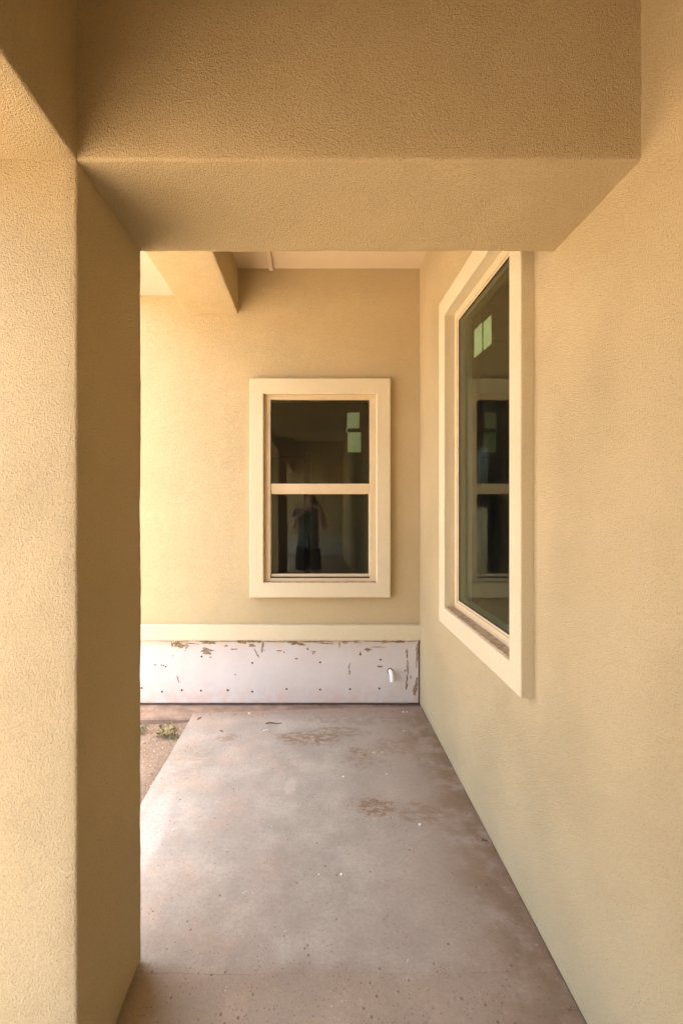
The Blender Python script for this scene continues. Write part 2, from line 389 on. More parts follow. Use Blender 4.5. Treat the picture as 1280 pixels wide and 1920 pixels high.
# slabs
def extrude_poly(bm, poly, z0, z1):
    a = [bm.verts.new((p[0], p[1], z0)) for p in poly]; b = [bm.verts.new((p[0], p[1], z1)) for p in poly]
    bm.faces.new(a[::-1]); bm.faces.new(b)
    for i in range(len(poly)):
        k = (i + 1) % len(poly); bm.faces.new([a[i], a[k], b[k], b[i]])
def wob(x, y, k=0.004): return k * (noise.noise(Vector((x * 5, y * 5, 2))) + 0.6 * noise.noise(Vector((x * 23, y * 23, 5))))
poly = []
cs = [(-0.862, 1.462), (XW, 1.462), (XW, 3.372), (0.1, 3.335), (-0.862, 3.262)]
for i, (p, q) in enumerate(zip(cs, cs[1:] + cs[:1])):
    n = max(2, int(math.dist(p, q) / 0.03))
    for k in range(n):
        x, y = p[0] + (q[0] - p[0]) * k / n, p[1] + (q[1] - p[1]) * k / n
        kk = 0.0 if (i == 1 or k == 0) else (0.007 if i == 0 else 0.0035)
        if i in (0, 2, 3): y += wob(x, y, kk)
        else: x += wob(x, y, kk)
        poly.append((x, y))
bm = bmesh.new()
extrude_poly(bm, poly, -0.12, 0)
tops = [e for e in bm.edges if e.verts[0].co.z == 0 and e.verts[1].co.z == 0]
bmesh.ops.bevel(bm, geom=tops, offset=0.0006, segments=2, profile=0.5, affect='EDGES')
o = link('patio_slab', bm, M['slab']); o['kind'] = 'structure'; o['label'] = 'stained grey concrete patio slab along the house wall'
bm = bmesh.new()
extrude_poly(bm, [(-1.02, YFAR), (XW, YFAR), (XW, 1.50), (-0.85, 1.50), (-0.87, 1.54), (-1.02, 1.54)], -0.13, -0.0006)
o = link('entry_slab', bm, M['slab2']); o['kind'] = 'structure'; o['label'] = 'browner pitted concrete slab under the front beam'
# footing strip in front of the end wall
bm = bmesh.new()
n = 60; rows = [[], [], [], []]
for i in range(n + 1):
    X = -2.0 + (XW + 2.0) * i / n
    yf = 3.215 + 0.012 * noise.noise(Vector((X * 6, 0, 0)))
    for r, (Y, Z) in enumerate(((YW + 0.05, -0.010), (yf + 0.01, -0.013 + 0.004 * noise.noise(Vector((X * 9, 3, 0)))), (yf, -0.025), (yf - 0.004, -0.2))):
        rows[r].append(bm.verts.new((X, Y, Z)))
for r in range(3):
    for i in range(n): bm.faces.new([rows[r][i], rows[r][i + 1], rows[r + 1][i + 1], rows[r + 1][i]])
o = link('footing', bm, M['footing']); o['kind'] = 'structure'; o['label'] = 'dirty concrete footing strip below the white board'

# ------------------------------------------------------------------ walls
mpx = lambda u, v, t: (t, u, v)        # side wall plane: u = y, v = z, t = x
mpy = lambda u, v, t: (u, t, v)        # end wall plane: u = x, v = z, t = y
side = thing('stucco_wall', 'long tan stucco house wall on the right holding the big fixed window', 'wall', (XW, 0, 0))
link('wall_panel', grid_slab([YFAR, 1.71, 2.634, YW + 0.2], [0.005, 0.878, 2.592, 3.3], {(1, 1)}, mpx, XW, XW + 0.17), M['stucco_far'], side)
bm = bmesh.new(); box(bm, XW + 0.004, XW + 0.15, YFAR, YW + 0.1, -0.2, 0.004)
link('wall_base', bm, M['footing'], side)

end = thing('stucco_wall', 'tan stucco end wall with the sash window and a white board at its foot', 'wall', (0, YW, 0))
link('wall_panel', grid_slab([-2.0, -0.40, 0.478, XW - 0.001], [0.483, 0.885, 2.322, 3.3], {(1, 1)}, mpy, YW, YW + 0.17), M['stucco_far'], end)
bm = bmesh.new(); box(bm, -2.0, XW - 0.002, YW + 0.025, YW + 0.17, -0.2, 0.482)
link('wall_base', bm, M['footing'], end)
bm = rbox(-1.998, XW + 0.0, YW - 0.040, YW + 0.01, 0.484, 0.594, lambda m, a: a == 'X' and m.y < YW, r=0.005, step=0.04, amp=0.0012)
link('trim_band', bm, M['trim'], end)

# base board with screws, smears of mortar and streaks drawn as a shadow line
bm = bmesh.new(); box(bm, -1.99, XW - 0.009, YW - 0.003, YW + 0.022, 0.009, 0.480)
es = [e for e in bm.edges if all(v.co.y < YW for v in e.verts)]
bmesh.ops.bevel(bm, geom=es, offset=0.003, segments=1, affect='EDGES')
board = link('base_board', bm, M['board'], end)
YF = YW - 0.003
def wpx(x, y, Y=YF): return ((x - 590) * Y / 860, 1.5 - (y - 942) * Y / 860)
nm = None
for (x, y, r_) in ((266, 1290, 1), (304, 1297, 1), (341, 1294, 1), (377, 1295, 1), (427, 1294, 1.1), (473, 1297, 1), (537, 1292, 1), (600, 1293, 1), (656, 1292, 1), (711, 1291, 1),
                   (378, 1231, 1), (473, 1243, 1), (600, 1242, 1), (713, 1237, 1), (303, 1247, .7), (307, 1248, .7), (311, 1250, .8), (675, 1227, .9), (441, 1265, .6)):
    X, Z = wpx(x, y)
    if nm is None:
        b2 = bmesh.new(); bmesh.ops.create_cone(b2, cap_ends=True, segments=10, radius1=0.0075, radius2=0.0060, depth=0.004, matrix=Matrix.Translation((X, YF - 0.0015, Z)) @ Matrix.Rotation(R(90), 4, 'X'))
        no = link('nail', b2, M['nail'], board, loc=(X, YF - 0.0015, Z)); nm = no.data; no.scale = (r_, 1, r_)
    else:
        no = bpy.data.objects.new('nail', nm); C.objects.link(no); no.parent = board; no.scale = (r_, 1, r_)
        no.location = Vector((X, YF - 0.0015, Z)) - Vector(board['_w'])
def smear(x0, x1, y0, y1, rag=0.5, th=0.003):
    """an irregular dab of mortar stuck on the board"""
    ax, az = wpx(x0, y0); bx_, bz = wpx(x1, y1)
    cx, cz, rx, rz = (ax + bx_) / 2, (az + bz) / 2, abs(bx_ - ax) / 2, abs(az - bz) / 2
    b = bmesh.new(); n = 30; sd_ = random.random() * 50
    top = b.verts.new((cx, YF - th, cz)); ra, rb = [], []
    for i in range(n):
        t = 2 * math.pi * i / n
        k = 1 + rag * 1.7 * noise.noise(Vector((math.cos(t) * 1.6 + sd_, math.sin(t) * 1.6, sd_))) + rag * 0.9 * (random.random() - 0.5) + rag * 1.1 * noise.noise(Vector((math.cos(t) * 5 + sd_, math.sin(t) * 5, 1)))
        ra.append(b.verts.new((cx + rx * k * math.cos(t), YF + 0.0005, cz + rz * k * math.sin(t))))
        rb.append(b.verts.new((cx + rx * k * .75 * math.cos(t), YF - th * (0.6 + 0.5 * random.random()), cz + rz * k * .75 * math.sin(t))))
    for i in range(n):
        k = (i + 1) % n
        b.faces.new([ra[i], ra[k], rb[k], rb[i]]); b.faces.new([rb[i], rb[k], top])
    link('mortar_and_shadow_smear', b, random.choice([M['mortar'], M['mortar'], M['mortar2']]), board, loc=(cx, YF, cz))
def streak(x0, y0, x1, y1, wpx_=3, th=0.003):
    b = bmesh.new(); n = 9; L, Rr = [], []
    for i in range(n):
        t = i / (n - 1); x = x0 + (x1 - x0) * t + random.uniform(-.8, .8); y = y0 + (y1 - y0) * t
        dx, dy = y1 - y0, -(x1 - x0); l = math.hypot(dx, dy); wv = wpx_ / 2 * (0.45 + 0.75 * random.random()) * math.sin(math.pi * (0.12 + 0.76 * t))
        p = wpx(x + dx / l * wv, y + dy / l * wv); q = wpx(x - dx / l * wv, y - dy / l * wv)
        L.append((p, q))
    f = [[b.verts.new((p[0], YF + .0005, p[1])), b.verts.new(((p[0] * .7 + q[0] * .3), YF - th, (p[1] * .7 + q[1] * .3))), b.verts.new(((p[0] * .3 + q[0] * .7), YF - th, (p[1] * .3 + q[1] * .7))), b.verts.new((q[0], YF + .0005, q[1]))] for p, q in L]
    for a_, c_ in zip(f, f[1:]):
        for k in range(3): b.faces.new([a_[k], a_[k + 1], c_[k + 1], c_[k]])
    X, Z = wpx((x0 + x1) / 2, (y0 + y1) / 2)
    link('mortar_and_shadow_smear', b, M['mortar'], board, loc=(X, YF, Z))
for a in ((326, 345, 1202, 1213), (334, 343, 1208, 1217), (320, 326, 1205, 1212), (346, 354, 1207, 1216), (376, 408, 1201, 1207), (375, 399, 1216, 1226), (420, 428, 1209, 1213), (440, 465, 1201, 1206),
          (467, 478, 1208, 1214), (463, 495, 1201, 1205), (541, 572, 1202, 1210), (575, 612, 1201, 1206), (574, 579, 1214, 1219), (583, 592, 1220, 1226), (664, 674, 1201, 1206), (684, 695, 1214, 1221),
          (673, 677, 1223, 1229), (711, 735, 1201, 1206), (740, 758, 1201, 1205), (520, 528, 1219, 1221), (700, 722, 1212, 1214.5), (706, 718, 1248, 1251), (392, 397, 1231, 1234), (432, 445, 1216, 1219), (640, 655, 1202, 1207)):
    smear(*a)
for a in ((494, 1204, 490, 1223, 5), (476, 1216, 485, 1233, 3.4), (332, 1266, 336, 1281, 2.4), (655, 1243, 654, 1254, 1.8), (655, 1256, 655, 1265, 3), (762, 1216, 763, 1234, 4.6), (763, 1236, 764, 1264, 3.4), (763, 1264, 761, 1293, 4.4),
          (760, 1255, 758, 1260, 2.5), (770, 1267, 769, 1273, 3), (636, 1203, 636, 1214, 3), (694, 1213.5, 712, 1212.5, 1.6), (345, 1205, 372, 1208, 2), (598, 1206, 625, 1207, 2.4), (500, 1203, 535, 1204, 2.6), (782, 1206, 780, 1252, 5), (782, 1270, 776, 1304, 8)):
    streak(*a)

x = 300  # dark streaks stand in for the shadow gap under the trim band
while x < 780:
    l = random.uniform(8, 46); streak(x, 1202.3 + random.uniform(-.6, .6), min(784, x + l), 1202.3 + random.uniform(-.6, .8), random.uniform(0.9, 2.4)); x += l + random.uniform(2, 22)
for _ in range(7):
    x, y = random.uniform(275, 770), 1204 + abs(random.gauss(0, 16)); q = random.uniform(1.2, 3.2); smear(x, x + q * random.uniform(1, 2.4), y, y + q)

# drain spout
X, Z = wpx(732, 1258)
bm = bmesh.new()
pts = [(X - .004, YF + 0.03, Z), (X - .003, YF - 0.022, Z)]
for k in range(1, 6):
    a = R(90) * k / 5; pts.append((X - .003 + 0.006 * k / 5, YF - 0.022 - 0.024 * math.sin(a), Z - 0.024 * (1 - math.cos(a))))
pts.append((X + 0.004, YF - 0.047, Z - 0.060))
tube(bm, pts, [0.0165] * 6 + [0.0165, 0.0165][:len(pts) - 6], 16)
p2 = link('pipe_elbow', bm, M['pvc'], thing('drain_spout', 'short white plastic drain spout sticking out of the white base board', 'pipe', (X, YF, Z)), smooth=True)
bm = bmesh.new(); bmesh.ops.create_cone(bm, cap_ends=True, segments=18, radius1=0.022, radius2=0.022, depth=0.002, matrix=Matrix.Translation((X - .004, YF - 0.001, Z)) @ Matrix.Rotation(R(90), 4, 'X'))
link('pipe_hole', bm, M['gasket'], p2.parent)

# ------------------------------------------------------------------ pillar and beams
pil = tag(link('stucco_pillar', rbox(XP0, XP1, YB0, YB1, 0.012, 3.30, lambda m, a: a == 'Z', r=0.008), M['stucco'], loc=((XP0 + XP1) / 2, (YB0 + YB1) / 2, 0), smooth=True),
          'thick square tan stucco pillar at the left carrying the beams', 'pillar')
tag(link('stucco_beam', rbox(XP1 - 0.001, XW + 0.004, YB0, YB1, ZB, 3.30, lambda m, a: a == 'X' and m.z < ZB + .1, r=0.008), M['stucco'], loc=(0, (YB0 + YB1) / 2, ZB), smooth=True),
    'deep stucco beam crossing overhead from the pillar to the right wall', 'beam')
tag(link('stucco_beam', rbox(XP0, XP1, -6.0, YB0 + 0.001, ZB, 3.30, lambda m, a: a == 'Y' and m.z < ZB + .1, r=0.008), M['stucco'], loc=((XP0 + XP1) / 2, -2.5, ZB), smooth=True),
    'stucco beam at the top left corner running from the pillar towards the viewer', 'beam')
tag(link('stucco_beam', rbox(XP0 + .002, XP1 - .002, YB1 - 0.001, YW + 0.004, 2.905, 3.30, lambda m, a: a == 'Y' and m.z < 3, r=0.008), M['stucco_far'], loc=((XP0 + XP1) / 2, 2.4, 2.905), smooth=True),
    'shallower stucco beam behind the pillar ending at the far wall', 'beam')

# ceilings
bm = bmesh.new(); box(bm, XP1 - 0.2, XW + 0.05, YB1 - 0.2, YW + 0.05, ZC, ZC + 0.012)
ceil = link('ceiling', bm, M['ceiling']); ceil['kind'] = 'structure'; ceil['label'] = 'pinkish tan board ceiling over the patio'
bm = bmesh.new(); box(bm, -0.340, -0.306, YB1, YW - 0.002, ZC - 0.018, ZC - 0.0005)
es = [e for e in bm.edges]; bmesh.ops.bevel(bm, geom=es, offset=0.002, segments=1, affect='EDGES')
link('batten', bm, M['ceiling'], ceil)
bm = bmesh.new(); box(bm, XP1 - 0.2, XW + 0.05, YFAR, YB0 + 0.2, ZC, ZC + 0.012)
o = link('entry_ceiling', bm, M['ceiling']); o['kind'] = 'structure'
bm = bmesh.new(); box(bm, XE, XP0 + 0.1, 1.25, YW + 0.05, 3.04, 3.055)
o = link('soffit', bm, M['soffit']); o['kind'] = 'structure'; o['label'] = 'pale eave soffit left of the shallower beam'

# roof over the whole house; eave cut back beside the entry so more light bounces in
roof = thing('house_roof', 'low pitched roof over the porch and house', 'roof', (2, 0, 3.3))
XE2 = XP0 - 0.03
for (xe, y0, y1) in ((XE2, -7.5, 1.2), (XE, 1.2, 9.5)):
    bm = bmesh.new()
    pr = [(xe - 0.05, 3.06), (xe - 0.05, 3.25), (3.5, 4.6), (9.5, 3.25), (9.5, 3.06)]
    a = [bm.verts.new((x, y0, z)) for x, z in pr]; b = [bm.verts.new((x, y1, z)) for x, z in pr]
    bm.faces.new(a); bm.faces.new(b[::-1])
    for i in range(4): bm.faces.new([a[i], a[i + 1], b[i + 1], b[i]])
    link('roof_slope', bm, M['roof'], roof)
    bm = bmesh.new(); box(bm, xe - 0.07, xe, y0, y1, 3.02, 3.24); link('fascia', bm, M['trim'], roof)
bm = bmesh.new(); box(bm, XE2 + .01, 9.4, -7.4, 9.4, 3.302, 3.32); link('roof_deck', bm, M['roof'], roof)
bm = bmesh.new(); box(bm, XE, XE2, 1.22, 9.4, 3.30, 3.318); link('roof_deck', bm, M['roof'], roof)

# wall of the recess behind the viewer, seen mirrored in the panes
back = thing('stucco_wall', 'tan stucco wall behind the viewer seen only mirrored in the window', 'wall', (-0.5, YFAR, 0))
bm = bmesh.new(); box(bm, -2.0, XW + 0.17, YFAR - 0.2, YFAR - 0.001, 0.484, 3.3); link('wall_panel', bm, M['stucco_far'], back)
bm = bmesh.new(); box(bm, -2.0, XW, YFAR - 0.01, YFAR + 0.04, 0.485, 0.594); link('trim_band', bm, M['trim'], back)
bm = bmesh.new(); box(bm, -2.0, XW, YFAR - 0.1, YFAR + 0.002, -0.1, 0.483); link('base_board', bm, M['board'], back)

bm = bmesh.new(); box(bm, XP0 + 0.02, XP1 - 0.02, -2.9, -0.5, 0.01, ZB + 0.001)  # added unseen wall, closes the left side to darken the entry
tag(link('stucco_wall', bm, M['stucco_far'], loc=(XP0, -1.7, 0)), 'added unseen stucco wall under the left beam, blocking light behind the viewer', 'wall')

# rooms behind the panes
def room(name, x0, x1, y0, y1, open_side):
    b = bmesh.new(); fs = box(b, x0, x1, y0, y1, 0.0, 2.75)
    kill = {'y0': 2, 'x0': 5}[open_side]
    b.faces.remove(fs[kill]) if False else bmesh.ops.delete(b, geom=[fs[kill]], context='FACES_ONLY')
    for f in b.faces:
        if f.normal.z < -0.5 and f.calc_center_median().z < 0.1: f.material_index = 1
    b.normal_update()
    for f in b.faces:
        if f.calc_center_median().z < 0.05: f.material_index = 1
    o = link(name, b, [M['gypsum'], M['roomfloor']]); o['kind'] = 'structure'
    return o
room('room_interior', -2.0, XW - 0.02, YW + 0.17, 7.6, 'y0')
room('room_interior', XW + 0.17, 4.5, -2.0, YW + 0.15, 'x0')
bm = grid_slab([-1.99, -0.95, -0.12, XW - .03], [0.003, 2.05, 2.74], {(1, 0)}, mpy, 5.6, 5.7)
o = link('room_partition', bm, M['gypsum']); o['kind'] = 'structure'
bm = bmesh.new(); box(bm, -0.13, -0.06, 5.58, 5.72, 0.004, 2.08); o = link('door_jamb', bm, M['gasket']); o['kind'] = 'structure'

# ------------------------------------------------------------------ windows
win = thing('sash_window', 'sash window with two stacked panes and stickers in the end wall', 'window', (0.04, YW, 0.8))
TY = YW - 0.047
def surround(a0, a1, b0, b1, wd, mp, t0, t1, bev):
    return ring(a0, a1, b0, b1, wd, mp, t0, t1, bev)
link('surround', ring(-0.477, 0.556, 0.80, 2.412, (0.101, 0.102, 0.109, 0.114), mpy, TY, YW + 0.03, 0.006), M['trim'], win)
# frame
fr_ = link('frame', ring(-0.378, 0.456, 0.907, 2.300, (0.050, 0.048, 0.030, 0.036), mpy, YW - 0.004, YW + 0.09, 0.003), M['vinyl'], win)
link('sash', ring(-0.329, 0.409, 0.936, 1.602, (0.006, 0.006, 0.030, 0.040), mpy, YW + 0.012, YW + 0.06, 0.002), M['vinyl'], win)
bm = bmesh.new(); box(bm, -0.328, 0.408, YW + 0.004, YW + 0.05, 1.582, 1.640)
bmesh.ops.bevel(bm, geom=bm.edges[:], offset=0.003, segments=2, affect='EDGES'); link('meeting_rail', bm, M['vinyl'], win)
bm = bmesh.new(); box(bm, -0.328, 0.408, YW + 0.0, YW + 0.03, 0.937, 0.946); link('sill_track', bm, M['gasket'], win)
bm = bmesh.new(); box(bm, -0.376, 0.454, TY + 0.008, YW - 0.003, 0.9075, 0.913); link('sill', bm, M['sill'], win)
for z0, z1, yy in ((1.6395, 2.265, YW + 0.024), (0.965, 1.583, YW + 0.034)):
    bm = bmesh.new(); bm.faces.new([bm.verts.new(p) for p in ((-0.3285, yy, z0), (0.4085, yy, z0), (0.4085, yy, z1), (-0.3285, yy, z1))])
    link('pane', bm, M['glass'], win, face=(0, -1, 0))
    link('gasket', ring(-0.327, 0.407, z0, z1, 0.005, mpy, yy - 0.004, yy - 0.0005), M['gasket'], win)
def paper(co, parent, name='sticker', lab=None, mat='paper'):
    """wrinkled sheet between 4 corners given as (origin, u, v)"""
    o_, u, v = map(Vector, co); nn = u.cross(v).normalized(); b = bmesh.new(); g = {}
    for i in range(9):
        for j in range(9):
            p = o_ + u * (i / 8) + v * (j / 8)
            g[i, j] = b.verts.new(p + nn * 0.0022 * noise.noise(Vector((p.x + p.y, p.z, 0)) * 38))
    for i in range(8):
        for j in range(8): b.faces.new([g[i, j], g[i + 1, j], g[i + 1, j + 1], g[i, j + 1]])
    r_ = link(name, b, M[mat], parent)
    sm = r_.modifiers.new('thickness', 'SOLIDIFY'); sm.thickness = 0.0006
    if lab: r_['label'] = lab
    return r_
paper(((0.240, YW + 0.033, 2.055), (0.094, 0, 0.002), (0.003, 0, 0.119)), win, lab='upper of the two pale green stickers')
paper(((0.247, YW + 0.033, 1.877), (0.100, 0, 0), (-0.001, 0, 0.150)), win, lab='lower of the two pale green stickers')
bm = bmesh.new(); box(bm, 0.236, 0.246, YW + 0.031, YW + 0.033, 2.025, 2.055); link('sticker_tab', bm, M['paper'], win)

fix = thing('fixed_window', 'tall single pane window in the right wall with mirrored end wall', 'window', (XW, 2.17, 0.8))
TX = XW - 0.047
link('surround', ring(1.637, 2.717, 0.80, 2.672, (0.100, 0.110, 0.102, 0.105), mpx, TX, XW + 0.03, 0.006), M['trim'], fix)
link('frame', ring(1.735, 2.609, 0.900, 2.569, 0.043, mpx, XW + 0.012, XW + 0.10, 0.003), M['vinyl'], fix)
link('glazing_bead', ring(1.7775, 2.5665, 0.9425, 2.5265, 0.010, mpx, XW + 0.019, XW + 0.06, 0.002), M['vinyl'], fix)
bm = bmesh.new(); box(bm, TX + 0.008, XW + 0.011, 1.738, 2.606, 0.9025, 0.908); link('sill', bm, M['sill'], fix)
bm = bmesh.new(); gx_ = XW + 0.024
vv = [bm.verts.new(p) for p in ((gx_, 1.784, 0.949), (gx_, 2.560, 0.949), (gx_, 2.560, 2.520), (gx_, 1.784, 2.520))]; bm.faces.new(vv)
link('pane', bm, M['glass'], fix, face=(-1, 0, 0))
link('gasket', ring(1.7875, 2.5565, 0.9525, 2.5165, 0.004, mpx, gx_ - 0.003, gx_ - 0.0005), M['gasket'], fix)
paper(((gx_ + 0.006, 2.105, 2.228), (0, 0.100, 0.002), (0, 0, 0.135)), fix, lab='nearer half of the pale sticker pair', mat='film')
paper(((gx_ + 0.006, 2.222, 2.232), (0, 0.112, 0.002), (0, 0, 0.140)), fix, lab='farther half of the pale sticker pair', mat='film')

# ------------------------------------------------------------------ photographer, mirrored in the sash window
def skin_body(name, verts, edges, radii, root, mat, parent, loc, sub=2):
    me = bpy.data.meshes.new(name); me.from_pydata([Vector(v) - Vector(loc) for v in verts], edges, []); me.materials.append(mat)
    o = bpy.data.objects.new(name, me); C.objects.link(o)
    sk = o.modifiers.new('skin', 'SKIN'); sk.use_smooth_shade = True
    lay = me.skin_vertices[0] if me.skin_vertices else None
    if lay is None:
        b = bmesh.new(); b.from_mesh(me); b.verts.layers.skin.verify(); b.to_mesh(me); b.free(); lay = me.skin_vertices[0]
    for i, r_ in enumerate(radii):
        lay.data[i].radius = r_ if isinstance(r_, tuple) else (r_, r_); lay.data[i].use_root = (i == root)
    ss = o.modifiers.new('smooth', 'SUBSURF'); ss.levels = sub; ss.render_levels = sub
    if parent: o.parent = parent; o.location = Vector(loc) - Vector(parent['_w'])
    else: o.location = loc
    o['_w'] = tuple(loc)
    return o
s = NT('skin'); M['skin'] = s.done(s.mix(s.noise(20, 2), (0.50, 0.31, 0.22), (0.56, 0.36, 0.26)), 0.5)
s = NT('hair'); M['hair'] = s.done(s.mix(s.noise(90, 3, co=s.mapping((3, 3, .3))), (0.03, 0.02, 0.013), (0.07, 0.045, 0.03)), 0.5)
s = NT('checked_cotton')
x, y, z = s.xyz()
fx = s.math('FRACT', s.math('MULTIPLY', x, 26)); fz = s.math('FRACT', s.math('MULTIPLY', z, 26))
c = s.mix(s.math('MULTIPLY', s.math('GREATER_THAN', fx, 0.62), 0.7), (0.17, 0.22, 0.21), (0.03, 0.05, 0.055))
c = s.mix(s.math('MULTIPLY', s.math('GREATER_THAN', fz, 0.62), 0.6), c, (0.03, 0.05, 0.055))
M['shirt'] = s.done(c, 0.85)
s = NT('dark_cotton'); M['shorts'] = s.done(s.mix(s.noise(60, 3), (0.02, 0.022, 0.026), (0.035, 0.037, 0.042)), 0.9)
s = NT('camera_plastic'); M['black'] = s.done(s.mix(s.noise(80, 2), (0.015, 0.015, 0.015), (0.025, 0.025, 0.025)), 0.5)
s = NT('shoe_leather'); M['shoe'] = s.done(s.mix(s.noise(40, 2), (0.06, 0.045, 0.035), (0.09, 0.07, 0.05)), 0.7)
PX, PY = -0.10, -0.30
man = thing('person', 'person in a checked shirt and dark shorts holding a camera, mirrored in the sash window', 'person', (PX, PY, 0))
P = lambda x, y, z: (PX + x, PY + y, z)
V, E, RR = [], [], []
def chain(start, pts):
    k = start
    for p, r_ in pts:
        V.append(P(*p)); RR.append(r_)
        if k is not None: E.append((k, len(V) - 1))
        k = len(V) - 1
    return k
pelvis = chain(None, [((0, 0, 0.90), (.135, .10))])
chest = chain(pelvis, [((0, 0.0, 1.06), (.135, .10)), ((0, -.01, 1.24), (.155, .105))])
neckb = chain(chest, [((0, -.01, 1.36), (.10, .075))])
neck = chain(neckb, [((0, 0.0, 1.43), .052), ((0.015, 0.02, 1.50), .055)])
head = chain(neck, [((0.02, 0.035, 1.56), (.070, .085)), ((0.02, 0.03, 1.625), (.066, .078))])
for sx in (-1, 1):
    hand = (0.09 + sx * 0.075, 0.19, 1.465)
    k = chain(neckb, [((sx * .165, -.01, 1.345), .062)])
    k = chain(k, [((sx * .235, .05, 1.20), .050), ((sx * .25, .10, 1.10), .043), ((sx * .19, .17, 1.25), .038), ((hand[0] + sx * .03, .18, 1.40), .028)])
    palm = chain(k, [(hand, (.036, .026))])
    for f in range(4):
        zz = hand[2] + .018 - f * .019
        chain(palm, [((hand[0] - sx * .004, .225, zz), .0095), ((hand[0] - sx * .030, .243 - .004 * (f == 3), zz), .0085), ((hand[0] - sx * (.048 - .006 * abs(f - 1)), .236, zz), .008)])
    chain(palm, [((hand[0] - sx * .014, .165, hand[2] + .012), .0105), ((hand[0] - sx * .034, .155, hand[2] + .022), .009)])
    k = chain(pelvis, [((sx * .085, 0, .80), .092), ((sx * .095, .015, .50), .060), ((sx * .098, -.005, .36), .054), ((sx * .10, -.02, .10), .037), ((sx * .105, .02, .045), .040), ((sx * .112, .12, .032), .034)])
body = skin_body('body', V, E, RR, pelvis, M['skin'], man, P(0, 0, 0))
# nose, ears, hair as shaped pieces on the head
def blob(name, c, r3, mat, parent, cut=None):
    b = bmesh.new(); bmesh.ops.create_uvsphere(b, u_segments=20, v_segments=12, radius=1, matrix=Matrix.Translation(P(*c)) @ Matrix.Diagonal((*r3, 1)))
    if cut: bmesh.ops.bisect_plane(b, geom=b.verts[:] + b.edges[:] + b.faces[:], plane_co=P(*cut[0]), plane_no=cut[1], clear_outer=True)
    return link(name, b, mat, parent, smooth=True)
blob('hair', (0.02, 0.012, 1.605), (.092, .102, .102), M['hair'], man, ((0, .055, 1.60), (0, .75, -.66)))
for sx in (-1, 1):
    b = bmesh.new(); bmesh.ops.create_uvsphere(b, u_segments=10, v_segments=8, radius=1, matrix=Matrix.Translation(P(.02 + sx * .080, .03, 1.575)) @ Matrix.Diagonal((.012, .022, .034, 1)))
    link('ear', b, M['skin'], man, smooth=True)
# shirt and shorts: loose shells over the same skeleton
V, E, RR = [], [], []
a0 = chain(None, [((0, 0, 0.74), (.180, .135)), ((0, 0, 0.88), (.182, .138))])
a1 = chain(a0, [((0, 0.0, 1.02), (.170, .125)), ((0, -.008, 1.22), (.178, .124))])
a2 = chain(a1, [((0, -.012, 1.365), (.10, .088))])
for sx in (-1, 1):
    chain(a2, [((sx * .165, -.01, 1.345), .080), ((sx * .225, .042, 1.225), .072)])
skin_body('shirt', V, E, RR, 0, M['shirt'], man, P(0, 0, 0))
V, E, RR = [], [], []
a0 = chain(None, [((0, 0, 0.88), (.168, .120))])
for sx in (-1, 1): chain(a0, [((sx * .092, 0, .74), (.122, .115)), ((sx * .105, .012, .50), (.118, .112)), ((sx * .106, .012, .43), (.116, .110))])
skin_body('shorts', V, E, RR, 0, M['shorts'], man, P(0, 0, 0))
for sx in (-1, 1):
    V, E, RR = [], [], []
    chain(None, [((sx * .103, -.045, .04), (.044, .036)), ((sx * .107, .03, .044), (.046, .040)), ((sx * .114, .125, .032), (.047, .027)), ((sx * .117, .17, .026), (.036, .020))])
    skin_body('shoe', V, E, RR, 1, M['shoe'], man, P(0, 0, 0))
camera_thing = thing('photo_camera', 'black camera held at the mirrored person\'s face', 'camera', (-0.01, -0.10, 1.5))
bm = bmesh.new(); box(bm, -0.075, 0.055, -0.135, -0.085, 1.458, 1.535); box(bm, -0.035, 0.015, -0.133, -0.088, 1.5351, 1.558)
bmesh.ops.bevel(bm, geom=bm.edges[:], offset=.006, segments=2, affect='EDGES'); link('camera_body', bm, M['black'], camera_thing)
bm = bmesh.new(); tube(bm, [(0, -.0848, 1.497), (0, -.055, 1.497), (0, -.05, 1.497), (0, -.018, 1.497)], [.034, .034, .038, .038], 24); link('lens', bm, M['black'], camera_thing)

# ------------------------------------------------------------------ debris, weeds, twigs
def lump(bm, c, r, sq=0.6, sub=1):
    mt = Matrix.Translation(c) @ Matrix.Rotation(random.random() * 6.28, 4, 'Z') @ Matrix.Diagonal((1, random.uniform(.6, 1), sq, 1))
    g = bmesh.ops.create_icosphere(bm, subdivisions=sub, radius=r, matrix=mt)
    for v in g['verts']: v.co += Vector((random.uniform(-1, 1), random.uniform(-1, 1), random.uniform(-1, 1))) * r * 0.22
bm = bmesh.new()
for (cx, cy, rx, ry, k) in MUD:
    for _ in range(int(70 * k * min(1.6, (rx * ry) / 0.01 + 0.3))):
        t = random.random() * 6.283; q = random.random() ** 0.6 * 1.25
        x, y = cx + rx * q * math.cos(t), cy + ry * q * math.sin(t)
        if x > XW - 0.01: continue
        r = random.uniform(0.0010, 0.0030); lump(bm, (x, y, r * 0.2), r)
for _ in range(650):
    y = 1.0 + 2.35 * random.random() ** 1.1; x = XW - abs(random.gauss(0, 0.035)) - 0.003
    r = random.uniform(0.0012, 0.0040); lump(bm, (x, y, r * 0.2 - (0.003 if y < 1.455 else 0)), r)
for _ in range(450):
    x = random.uniform(-0.84, XW - .01); y = 3.30 + 0.07 * (x + .862) / 1.64 - abs(random.gauss(0, 0.05)) - 0.04
    r = random.uniform(0.0012, 0.004); lump(bm, (x, y, r * 0.2), r)
o = link('dirt_crumbs', bm, M['clod']); o['kind'] = 'stuff'; tag(o, 'crumbs of dried brown dirt scattered on the concrete slab', 'dirt', kind='stuff')
bm = bmesh.new()
